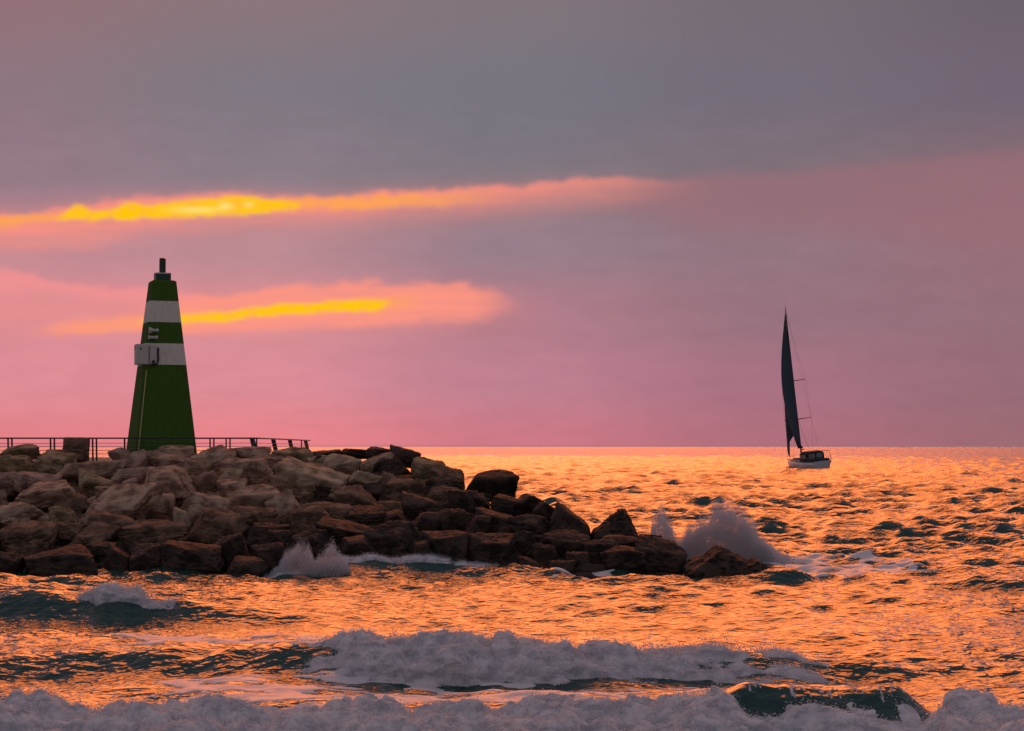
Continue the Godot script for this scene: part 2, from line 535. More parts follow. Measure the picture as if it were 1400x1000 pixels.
func roller(b: Dictionary, cover: Array, x: float, d: float, back: float, reach: float, fat: float, lip: Array = []) -> float:
	var e := curve(cover, x)
	if e <= 0.0: return -1.0
	var dz: float = d - b.crest[clampi(int((x + 14.0) * 50.0), 0, 1400)]
	if lip:
		var open_face := curve(lip, x)
		if open_face > 0.2 and dz > back - open_face and dz < 0.04 and lace.get_noise_2d(x * 11.0, d * 1.6) > 0.3 - 0.25 * dz / back:
			return 0.008                                   # strands of foam drawn up the open face
		back -= open_face
	if dz > back or dz < -reach: return -1.0
	var env := smoothstep(back, back - 0.4, dz) * smoothstep(-reach, -reach * 0.62, dz)
	var hole := lace.get_noise_2d(x * 0.8, d * 1.6) * 0.9
	var amount := e * env + hole * (1.2 - e * (1.05 if b.has("whole") else 0.65)) - 0.2
	if amount <= 0.0: return -1.0
	return minf(amount * 2.2, 1.0) * (0.012 + fat * e * maxf(puffs(x, d), 0.0))

func droplets(called: String, label: String, spots: PackedVector3Array, sizes: PackedFloat32Array, category := "spray", parent: Node3D = self) -> void:
	var s := SphereMesh.new()
	s.radius = 1.0
	s.height = 2.0
	s.radial_segments = 6
	s.rings = 3
	var mm := MultiMesh.new()
	mm.transform_format = MultiMesh.TRANSFORM_3D
	mm.mesh = s
	mm.instance_count = spots.size()
	for i in spots.size():
		mm.set_instance_transform(i, Transform3D(Basis().scaled(Vector3.ONE * sizes[i]), spots[i]))
	var o := MultiMeshInstance3D.new()
	o.multimesh = mm
	o.material_override = M.spray
	o.name = numbered(called) if parent == self else called
	parent.add_child(o)
	tag(o, label, category, "", "stuff")

# a burst of spray whose top follows [pixel column, pixel row] at distance d
func splash(called: String, label: String, top: Array, d: float, depth: float, count: int, small: float, big: float, seed_: int) -> void:
	rng.seed = seed_
	var n := noise(FastNoiseLite.TYPE_SIMPLEX_SMOOTH, 0.045, seed_, 3)
	var spots := PackedVector3Array()
	var sizes := PackedFloat32Array()
	var tries := 0
	while spots.size() < count and tries < count * 12:
		tries += 1
		var px := rng.randf_range(top[0][0], top[-1][0])
		var dd := d + rng.randf_range(-1.0, 1.0) * depth
		var roof: float = at(px, curve(top, px), d).y + 0.22 * n.get_noise_2d(px * 1.3, dd * 22.0)
		var f := rng.randf()
		if roof < 0.03: continue
		if rng.randf() > minf(1.0, roof / 0.5 + 0.15): continue
		var high := f * roof
		if rng.randf() < 0.07: high = roof * rng.randf_range(0.85, 1.22)
		var keep := 0.85 + 1.4 * n.get_noise_3d(px * 0.8, high * 26.0, dd * 14.0) + 0.3 * (1.0 - f)
		if rng.randf() > keep: continue
		spots.append(Vector3(wx(px, dd), high - 0.04, -dd))
		sizes.append(lerpf(small, big, pow(rng.randf(), 4.0)))
	droplets(called, label, spots, sizes)

# ---------------------------------------------------------------- boulders
func icosphere(level: int) -> Array:
	var g := (1.0 + sqrt(5.0)) / 2.0
	var v := []
	for p in [[-1, g, 0], [1, g, 0], [-1, -g, 0], [1, -g, 0], [0, -1, g], [0, 1, g], [0, -1, -g], [0, 1, -g], [g, 0, -1], [g, 0, 1], [-g, 0, -1], [-g, 0, 1]]:
		v.append(Vector3(p[0], p[1], p[2]).normalized())
	var f := [[0, 11, 5], [0, 5, 1], [0, 1, 7], [0, 7, 10], [0, 10, 11], [1, 5, 9], [5, 11, 4], [11, 10, 2], [10, 7, 6], [7, 1, 8], [3, 9, 4], [3, 4, 2], [3, 2, 6], [3, 6, 8], [3, 8, 9], [4, 9, 5], [2, 4, 11], [6, 2, 10], [8, 6, 7], [9, 8, 1]]
	for l in level:
		var mid := {}
		var nf := []
		for t in f:
			var m := []
			for e in 3:
				var a: int = t[e]
				var b: int = t[(e + 1) % 3]
				var key := mini(a, b) * 100000 + maxi(a, b)
				if not mid.has(key):
					mid[key] = v.size()
					v.append((v[a] + v[b]).normalized())
				m.append(mid[key])
			nf.append([t[0], m[0], m[2]])
			nf.append([t[1], m[1], m[0]])
			nf.append([t[2], m[2], m[1]])
			nf.append([m[0], m[1], m[2]])
		f = nf
	return [v, f]

# a quarried block: planes cut from a ball, edges worn round, the faces pitted
func boulder_mesh(ball: Array, planes: Array, sharp: float, seed_: int, rough: float) -> ArrayMesh:
	var lump := noise(FastNoiseLite.TYPE_SIMPLEX_SMOOTH, 1.0, seed_, 2)
	var grain := noise(FastNoiseLite.TYPE_SIMPLEX_SMOOTH, 3.2, seed_ + 1, 4)
	var out := PackedVector3Array()
	var lo := Vector3.ONE * 9.0
	var hi := -lo
	for u: Vector3 in ball[0]:
		var s := 0.0
		for p in planes:
			var k: float = u.dot(p[0]) / p[1]
			if k > 0.05: s += pow(k, sharp)
		var r := pow(s, -1.0 / sharp)
		var w := u * r
		r *= 1.0 + rough * (0.9 * lump.get_noise_3dv(w * 1.2) + 0.55 * grain.get_noise_3dv(w))
		var ridge := absf(grain.get_noise_3d(w.x * 0.5 + 7.0, w.y * 0.9, w.z * 0.5))
		r *= 1.0 - rough * 0.9 * smoothstep(0.1, 0.0, ridge)
		w = u * r
		out.append(w)
		lo = lo.min(w)
		hi = hi.max(w)
	var mid := (lo + hi) / 2.0
	var half := (hi - lo) / 2.0
	for i in out.size(): out[i] = (out[i] - mid) / half
	var nrm := PackedVector3Array()
	nrm.resize(out.size())
	var idx := PackedInt32Array()
	for t in ball[1]:
		var n := (out[t[2]] - out[t[0]]).cross(out[t[1]] - out[t[0]])
		if n.dot(out[t[0]]) < 0.0: n = -n
		for e in 3: nrm[t[e]] += n
		idx.append_array(PackedInt32Array([t[0], t[2], t[1]]))
	for i in nrm.size(): nrm[i] = nrm[i].normalized()
	var arr := []
	arr.resize(Mesh.ARRAY_MAX)
	arr[Mesh.ARRAY_VERTEX] = out
	arr[Mesh.ARRAY_NORMAL] = nrm
	arr[Mesh.ARRAY_INDEX] = idx
	var mesh := ArrayMesh.new()
	mesh.add_surface_from_arrays(Mesh.PRIMITIVE_TRIANGLES, arr)
	return mesh

func random_planes(flat_top: bool) -> Array:
	var p := []
	for a in [Vector3.RIGHT, Vector3.LEFT, Vector3.UP, Vector3.DOWN, Vector3.BACK, Vector3.FORWARD]:
		var tilt := Vector3(rng.randfn(), rng.randfn(), rng.randfn()) * (0.12 if flat_top else 0.24)
		p.append([(a + tilt).normalized(), rng.randf_range(0.62, 0.9)])
	for i in rng.randi_range(4, 8):
		p.append([Vector3(rng.randfn(), rng.randfn(), rng.randfn()).normalized(), rng.randf_range(0.74, 1.0)])
	return p

# the visible boulders as the photograph shows them: centre, width, height in pixels, tone, tilt
# tones: t tan, p pinkish, y yellow-grey, m mossy, b brown and damp, w wet and dark
const BOULDERS := [
	[28, 618, 60, 20, "m", 0], [22, 637, 56, 30, "m", -4], [75, 636, 56, 32, "m", 6], [123, 645, 102, 38, "t", -8], [8, 661, 44, 28, "p", 0], [52, 661, 64, 28, "p", 5],
	[62, 683, 118, 44, "t", -12], [178, 650, 60, 22, "p", -6], [126, 663, 56, 30, "m", 10], [147, 674, 36, 20, "p", 0], [176, 666, 30, 24, "p", 0], [94, 689, 52, 26, "b", 0],
	[157, 692, 122, 50, "t", -10], [24, 704, 70, 38, "t", -25], [86, 710, 40, 32, "m", 8], [228, 665, 84, 50, "t", 3], [163, 622, 30, 18, "p", -5], [187, 631, 38, 28, "p", 0],
	[202, 629, 36, 26, "p", 0], [240, 621, 60, 23, "t", 0], [236, 635, 54, 26, "t", 4], [290, 627, 64, 28, "t", -8], [266, 638, 30, 20, "t", 0], [281, 658, 35, 36, "p", 5],
	[338, 645, 74, 40, "t", -6], [312, 652, 42, 24, "y", 0], [340, 620, 66, 16, "t", 0], [372, 633, 48, 20, "t", 4], [316, 670, 44, 24, "t", -5], [346, 685, 84, 46, "t", 8],
	[286, 698, 58, 46, "t", 10], [226, 692, 30, 34, "t", 20], [248, 708, 26, 26, "y", 0], [350, 710, 76, 30, "b", 0], [36, 739, 96, 42, "b", -6], [92, 730, 38, 30, "b", 10],
	[126, 735, 76, 34, "b", 0], [154, 721, 74, 36, "b", 4], [213, 729, 98, 30, "b", -4], [84, 775, 118, 44, "w", -10], [12, 774, 46, 38, "w", 0], [162, 772, 42, 44, "w", 10],
	[140, 752, 46, 20, "w", 0], [298, 723, 82, 46, "b", 12], [200, 772, 48, 50, "w", 0], [262, 769, 86, 54, "w", 5], [318, 758, 50, 50, "w", -20], [336, 780, 60, 32, "w", 5],
	[368, 767, 52, 46, "w", -10], [366, 734, 60, 34, "w", 5], [402, 627, 60, 26, "m", 0], [446, 622, 56, 18, "w", 0], [438, 634, 36, 22, "y", 0], [468, 640, 56, 38, "y", 8],
	[425, 665, 100, 62, "y", 10], [486, 620, 46, 17, "w", 0], [518, 623, 36, 22, "w", 0], [553, 626, 48, 27, "w", 10], [516, 639, 54, 28, "t", -18], [500, 659, 50, 36, "y", 5],
	[536, 662, 34, 30, "b", 0], [556, 675, 58, 40, "b", -8], [494, 686, 80, 42, "b", 5], [442, 704, 86, 28, "b", 0], [424, 714, 68, 38, "b", -6], [386, 696, 48, 46, "t", 0],
	[468, 733, 72, 42, "w", 6], [490, 752, 60, 34, "w", 0], [505, 709, 62, 30, "w", -6], [542, 745, 86, 62, "w", 0], [382, 742, 34, 34, "w", 0], [534, 699, 44, 30, "b", 0],
	[588, 647, 54, 34, "m", 8], [612, 657, 56, 32, "b", 12], [672, 664, 74, 46, "w", 8], [606, 683, 48, 32, "b", 0], [634, 691, 44, 46, "w", 0], [660, 691, 36, 32, "w", 10],
	[696, 693, 52, 26, "w", 10], [732, 695, 60, 38, "w", 22], [572, 696, 56, 36, "w", 10], [608, 757, 70, 54, "w", 0], [671, 759, 70, 54, "w", 3], [684, 716, 76, 28, "w", 6],
	[725, 775, 40, 24, "w", 0], [714, 750, 50, 46, "w", 0], [745, 763, 38, 40, "w", 0], [618, 717, 40, 40, "w", 0], [726, 724, 70, 38, "w", 8], [745, 703, 36, 36, "w", 20],
	[782, 723, 66, 44, "w", 22], [770, 752, 70, 50, "w", 10], [820, 761, 50, 46, "w", 0], [850, 746, 60, 28, "w", 0], [852, 769, 64, 44, "w", -5], [888, 738, 36, 20, "w", 0],
	[903, 765, 78, 50, "w", 10], [768, 778, 40, 22, "w", 0], [576, 720, 54, 40, "w", 0], [650, 722, 44, 34, "w", 0], [790, 770, 34, 30, "w", 0], [540, 716, 40, 34, "w", 0], [430, 745, 60, 40, "w", 0], [580, 760, 40, 40, "w", 0]]

func slope_depth(py: float) -> float:                     # where the sight line meets the seaward slope of the breakwater
	var k := (py - 611.0) / F
	return 14.11 / (k + 0.1864)

func slope_height(d: float) -> float:
	return 0.1864 * (d - 55.3)

func make_breakwater() -> void:
	rng.seed = 4242
	var ball := icosphere(4)
	var meshes := []
	for i in 26:
		meshes.append(boulder_mesh(ball, random_planes(i % 2 == 0), rng.randf_range(20.0, 44.0), 100 + i * 7, rng.randf_range(0.07, 0.12)))
	var o := thing("breakwater", at(300, 700, 64.0) * Vector3(1, 0, 1))
	tag(o, "long breakwater heaped from tan and wet dark boulders below the striped light", "breakwater")
	# rubble core under the boulders: sloping towards us, flat under the deck, falling away at the tip
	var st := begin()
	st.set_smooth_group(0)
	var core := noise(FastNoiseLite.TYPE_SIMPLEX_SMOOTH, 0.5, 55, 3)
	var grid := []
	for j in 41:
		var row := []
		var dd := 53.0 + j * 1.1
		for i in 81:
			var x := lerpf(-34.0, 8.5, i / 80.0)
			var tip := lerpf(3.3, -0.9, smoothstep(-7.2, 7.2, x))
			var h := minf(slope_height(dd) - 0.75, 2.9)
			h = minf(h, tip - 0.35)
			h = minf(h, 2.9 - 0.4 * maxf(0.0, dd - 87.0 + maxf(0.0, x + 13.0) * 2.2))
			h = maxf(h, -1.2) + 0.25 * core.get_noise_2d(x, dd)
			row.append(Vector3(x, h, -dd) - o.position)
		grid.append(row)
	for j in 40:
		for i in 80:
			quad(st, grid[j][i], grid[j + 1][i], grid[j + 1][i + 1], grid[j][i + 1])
	put(done(st), "rubble_core", M.rock_w, o)  # darkest rock tone throughout, colouring in the shade of the gaps
	# filler boulders, deeper in the slope, where the photograph shows only dark gaps
	for j in 13:
		for i in 34:
			var px := -260.0 + i * 37.0 + rng.randf_range(-14, 14)
			var py := 628.0 + j * 13.0 + rng.randf_range(-6, 6)
			var ridge := curve([[-300, 622], [430, 622], [560, 634], [640, 668], [740, 706], [860, 750], [930, 776], [960, 800]], px)
			if py < ridge + 9.0 or (px > 385.0 and px < 650.0 and py > 748.0): continue
			var dd := slope_depth(py)
			var scale := dd / F
			var w := rng.randf_range(44, 72) * scale / 2.0
			var b := Basis(Vector3.UP, rng.randf() * TAU) * Basis(Vector3.RIGHT, rng.randfn() * 0.3) * Basis().scaled(Vector3(w, w * rng.randf_range(0.55, 0.8), w * rng.randf_range(0.8, 1.1)))
			var c := at(px, py, dd + 0.45)
			c.y -= 0.15 if px < -10.0 else (0.42 if px > 430.0 else 0.75)
			var tone := "w" if py > 712.0 or px > 440.0 else ("b" if rng.randf() < 0.5 else "t")
			put(meshes[rng.randi() % meshes.size()], "boulder", M["rock_" + tone], o, Transform3D(b, c - o.position))
	for r in BOULDERS:
		var dd := slope_depth(r[1])
		var scale := dd / F
		var w: float = r[2] * scale * 0.5 * 0.99
		var h: float = r[3] * scale * 0.5 * 1.02
		var dep: float = clampf(rng.randf_range(0.75, 1.0) * w, h * 0.9, h * 2.1)
		var turn := deg_to_rad(-r[5])
		var b := Basis(Vector3.BACK, turn) * Basis(Vector3.RIGHT, 0.18) * Basis().scaled(Vector3(w, h, dep)) * Basis(Vector3.UP, PI * rng.randi_range(0, 1))
		var c := at(r[0], r[1], dd)
		put(meshes[rng.randi() % meshes.size()], "boulder", M["rock_" + r[4]], o, Transform3D(b, c - o.position))
	# boulders of a shape of their own
	var peak := [[Vector3(-0.62, 0.74, 0.2).normalized(), 0.42], [Vector3(0.9, 0.42, 0.1).normalized(), 0.46], [Vector3(0.7, 0.66, 0.3).normalized(), 0.5], [Vector3(0.05, 0.4, 0.9).normalized(), 0.5], [Vector3(-0.4, 0.5, 0.75).normalized(), 0.52], [Vector3(0, 0.35, -0.9).normalized(), 0.55], [Vector3.DOWN, 0.7], [Vector3(-1, 0.1, 0.2).normalized(), 0.95]]
	var s := thing("pointed_boulder", at(841, 718, 61.5))
	var pm := boulder_mesh(ball, peak, 24.0, 907, 0.2)
	put(pm, "stone", M.rock_w, s, Transform3D(Basis().scaled(Vector3(0.86, 0.62, 0.7)), Vector3(0, -0.08, 0)))
	tag(s, "black pointed boulder rising alone above the wet rocks of the tip", "boulder")
	var hump := [[Vector3(0.5, 0.86, 0.1).normalized(), 0.46], [Vector3(-0.55, 0.82, 0.2).normalized(), 0.42], [Vector3(0, 0.3, 1).normalized(), 0.6], [Vector3(0, 0.3, -1).normalized(), 0.6], [Vector3(0.95, 0.3, 0).normalized(), 0.85], [Vector3(-1, 0.2, 0).normalized(), 0.8], [Vector3.DOWN, 0.5], [Vector3(0.3, 0.5, 0.8).normalized(), 0.52]]
	s = thing("outermost_boulder", at(988, 788, 56.2) * Vector3(1, 0, 1))
	put(boulder_mesh(ball, hump, 26.0, 911, 0.17), "stone", M.rock_w, s, Transform3D(Basis().scaled(Vector3(1.16, 0.56, 0.95)), Vector3(-0.02, 0.34, 0)))
	tag(s, "wet brown hump-backed boulder at the outer end, just before the big splash", "boulder")
	s = thing("low_boulder", at(1032, 788, 56.0) * Vector3(1, 0, 1))
	put(boulder_mesh(ball, hump, 22.0, 924, 0.2), "stone", M.rock_w, s, Transform3D(Basis(Vector3.BACK, -0.12).scaled(Vector3(0.86, 0.36, 0.7)), Vector3(0, 0.16, 0)))
	tag(s, "low dark rock sloping into the water beyond the hump-backed outer boulder", "boulder")

# ---------------------------------------------------------------- the light, its deck and railing
const DECK := 3.22
func make_light() -> void:
	var D := 79.0
	var base := at(220.0, 611.0, D)
	var o := thing("light_tower", Vector3(base.x, DECK, base.z), deg_to_rad(20.0))
	tag(o, "tapering square harbour light tower painted green with two white bands", "light tower")
	var px_m := D / F
	var y_of := func(py: float) -> float: return at(220.0, py, D).y - DECK
	# side length of the square plan at a height: 2.46 m at the foot, 1.0 m at the shoulder
	var y_sh: float = y_of.call(386.0)
	var side := func(y: float) -> float: return lerpf(2.6, 1.0, clampf(y / y_sh, 0.0, 1.0))
	var tiers := [["green_shaft", 0.0, 500.0, "green"], ["white_band", 500.0, 471.0, "white"], ["green_band", 471.0, 442.0, "green"], ["white_band", 442.0, 413.0, "white"], ["green_top", 413.0, 386.0, "green"]]
	for t in tiers:
		var y0: float = 0.0 if t[1] == 0.0 else y_of.call(t[1])
		var y1: float = y_of.call(t[2])
		var st := begin()
		var rings := []
		for q in [y0, y1]: rings.append(square_ring(q, side.call(q), side.call(q), 0.035))
		if t[0] == "green_top":
			rings.append(square_ring(y1 + 0.05, 0.86, 0.86, 0.05))
		loft(st, rings)
		put(done(st), t[0], M[t[3]], o)
	var yt := y_sh + 0.05
	var cap := begin()
	loft(cap, [square_ring(yt - 0.02, 0.62, 0.62, 0.02), square_ring(yt + 0.28, 0.61, 0.61, 0.02)])
	put(done(cap), "cap_block", M.green_dark, o)
	var plate := begin()
	loft(plate, [square_ring(yt + 0.28, 0.63, 0.63, 0.02), square_ring(yt + 0.325, 0.63, 0.63, 0.02)])
	put(done(plate), "cap_plate", M.white, o)
	var lantern := begin()
	var rs := []
	for q in [[0.325, 0.11], [0.36, 0.11], [0.36, 0.125], [0.9, 0.125], [0.9, 0.14], [0.93, 0.14], [0.96, 0.09], [0.985, 0.02]]:
		rs.append(circle(Vector3(0, yt + q[0], 0), Basis(), q[1], 16))
	loft(lantern, rs)
	var lan := put(done(lantern), "lantern", M.lantern, o)
	for k in 6:
		var a := TAU * k / 6.0
		var rib := begin()
		box(rib, Vector3(cos(a) * 0.128, yt + 0.63, sin(a) * 0.128), Vector3(0.012, 0.54, 0.02), Basis(Vector3.UP, -a))
		put(done(rib), "lantern_rib", M.green_dark, lan)
	# equipment cabinet on the left face, at the corner towards us
	var yc: float = y_of.call(486.5)
	var sc: float = side.call(yc) / 2.0
	var cab := begin()
	box(cab, Vector3(-sc - 0.12, yc, sc - 0.15), Vector3(0.5, 0.84, 0.62), Basis(), 0.015)
	var c := put(done(cab), "cabinet", M.cabinet, o)
	var door := begin()
	box(door, Vector3(-sc - 0.12, yc, sc + 0.168), Vector3(0.43, 0.76, 0.014), Basis(), 0.004)
	put(done(door), "cabinet_door", M.cabinet, c)
	var vent := begin()
	for k in 4: box(vent, Vector3(-sc - 0.375, yc + 0.2 + 0.05 * k, sc - 0.3), Vector3(0.012, 0.025, 0.2))
	put(done(vent), "vent", M.dark, c)
	var mark := begin()
	box(mark, Vector3(-sc - 0.2, yc + 0.22, sc + 0.18), Vector3(0.06, 0.09, 0.008))
	put(done(mark), "sticker", M.green_dark, c)
	var side_box := begin()
	box(side_box, Vector3(-sc + 0.31, yc + 0.0, sc + 0.09), Vector3(0.28, 0.72, 0.16), Basis(), 0.012)
	put(done(side_box), "junction_box", M.cabinet, o)
	var meter := begin()
	tube(meter, [Vector3(-sc + 0.32, yc - 0.3, sc + 0.16), Vector3(-sc + 0.32, yc - 0.3, sc + 0.21)], [0.07], 12)
	put(done(meter), "meter", M.dark, o)
	var conduit := begin()
	var cx := -sc + 0.54
	tube(conduit, [Vector3(cx, yc + 0.28, sc + 0.03), Vector3(cx - 0.02, yc + 0.05, sc + 0.07), Vector3(cx, yc - 0.2, sc + 0.08), Vector3(cx - 0.06, yc - 0.4, sc + 0.1), Vector3(cx - 0.3, yc - 0.44, sc + 0.1)], [0.04], 8)
	put(done(conduit), "conduit", M.dark, o)
	# two horns on the green band, pointing along the shore
	for h in [[454.0, 0.15], [463.5, 0.085]]:
		var yh: float = y_of.call(h[0])
		var sh: float = side.call(yh) / 2.0
		var horn := begin()
		var zz: float = sh + 0.2
		var x0 := -sh + 0.06
		tube(horn, [Vector3(x0 + 0.36, yh, zz), Vector3(x0 + 0.3, yh, zz), Vector3(x0 + 0.2, yh, zz), Vector3(x0 + 0.07, yh, zz), Vector3(x0 - 0.02, yh, zz)], [0.07, 0.075, 0.05, h[1] * 0.7, h[1]], 14)
		var hn := put(done(horn), "horn", M.cabinet, o)
		var arm := begin()
		box(arm, Vector3(x0 + 0.3, yh, sh + 0.08), Vector3(0.05, 0.05, 0.24))
		put(done(arm), "bracket", M.dark, hn)
	# the pale down conductor along the near left corner
	var y_c0: float = y_of.call(508.0)
	var pipe := begin()
	var s0: float = side.call(0.0) / 2.0
	var s1: float = side.call(y_c0) / 2.0
	tube(pipe, [Vector3(-s0 + 0.12, 0.0, s0 + 0.02), Vector3(-s1 + 0.12, y_c0, s1 + 0.02)], [0.024], 8)
	put(done(pipe), "conductor", M.yellow, o)

	# the paved deck
	var dk := begin()
	var lo := []
	var hi := []
	var far_end := at(420, 611, 104.0)
	var outline := [Vector3(-36, 0, -75.6), Vector3(at(356, 611, 76).x, 0, -75.6), Vector3(at(372, 611, 82).x, 0, -82), Vector3(far_end.x + 0.2, 0, -104), Vector3(far_end.x - 3.0, 0, -106), Vector3(-36, 0, -90)]
	for p in outline:
		lo.append(p + Vector3(0, DECK - 0.5, 0))
		hi.append(p + Vector3(0, DECK, 0))
	loft(dk, [lo, hi])
	tag(put(done(dk), "pavement", M.concrete), "concrete walkway on top of the breakwater", "pavement", "", "structure")

	# the railing: paired flat posts, a flat top rail and thin wires; beyond the tower it turns away along the far edge
	var rl := thing("railing", at(300, 611, 76.6) * Vector3(1, 0, 1) + Vector3(0, DECK, 0))
	tag(rl, "dark metal railing with paired posts and wires along the walkway", "railing")
	var inv := -rl.position
	var top := DECK + 0.92
	var near_line := [at(-260, 611, 76.4), at(352, 611, 76.8)]
	var far_line := [at(352, 611, 76.8), at(380, 611, 85.0), at(402, 611, 94.0), at(423, 611, 104.0)]
	var path := [near_line[0], far_line[0], far_line[1], far_line[2], far_line[3]]
	for i in path.size() - 1:
		var a: Vector3 = path[i]
		var b: Vector3 = path[i + 1]
		a.y = top
		b.y = top
		var along := (b - a).normalized()
		var bs := Basis(along, Vector3.UP, along.cross(Vector3.UP))
		var st := begin()
		box(st, (a + b) / 2.0 + inv, Vector3(a.distance_to(b) + 0.03, 0.06, 0.11), bs)
		put(done(st), "top_rail", M.rail, rl)
		for k in 5:
			var w := begin()
			var yw := DECK + 0.14 + 0.145 * k
			var pts := []
			for q in 9:
				var m: Vector3 = a.lerp(b, q / 8.0)
				m.y = yw + rng.randf_range(-0.008, 0.008)
				pts.append(m + inv)
			tube(w, pts, [0.011], 5)
			put(done(w), "wire", M.rail, rl)
	var post := func(p: Vector3, along: Vector3, lean: float, wide: float) -> void:
		var st := begin()
		var across := along.cross(Vector3.UP).normalized()
		var foot := Vector3(p.x, DECK, p.z) + inv
		var head := foot + Vector3(0, 0.9, 0) + across * lean
		var b := Basis(along, (head - foot).normalized(), across)
		box(st, (foot + head) / 2.0, Vector3(0.045, 0.92, wide), b)
		put(done(st), "post", M.rail, rl)
	for px in [-158, -100, -45, 14, 72, 129.5, 168, 290, 312, 348.5]:
		for s in [-2.6, 2.6]:
			if px == 168 and s < 0.0: continue
			var p: Vector3 = at(px + s, 611, 76.5)
			post.call(p, Vector3.RIGHT, 0.1, 0.13)
	for i in 4:
		var p: Vector3 = far_line[i]
		var q: Vector3 = far_line[mini(i + 1, 3)] if i < 3 else far_line[3] + (far_line[3] - far_line[2])
		post.call(p, (q - p).normalized(), -0.22, 0.2)
		if i == 2: post.call(p.lerp(q, 0.45), (q - p).normalized(), 0.0, 0.06)

	# a squared stone block on a slab, on the edge of the deck
	var blk := boulder_mesh(icosphere(4), [[Vector3.UP, 0.6], [Vector3.DOWN, 0.6], [Vector3.LEFT, 0.95], [Vector3.RIGHT, 0.95], [Vector3.BACK, 0.7], [Vector3.FORWARD, 0.7]], 14.0, 333, 0.035)
	var sl := thing("stone_slab", at(92, 620, 75.2))
	put(blk, "stone", M.rock_b, sl, Transform3D(Basis().scaled(Vector3(0.78, 0.24, 0.55)), Vector3(0, -0.08, 0)))
	tag(sl, "flat brown stone slab lying under the square block by the railing", "stone slab")
	var b2 := thing("stone_block", at(104, 615, 75.2))
	put(blk, "stone", M.rock_b, b2, Transform3D(Basis(Vector3.BACK, -0.03).scaled(Vector3(0.47, 0.27, 0.42)), Vector3(0, 0.22, 0)))
	tag(b2, "dark square-cut stone block set on a slab before the railing", "stone block")

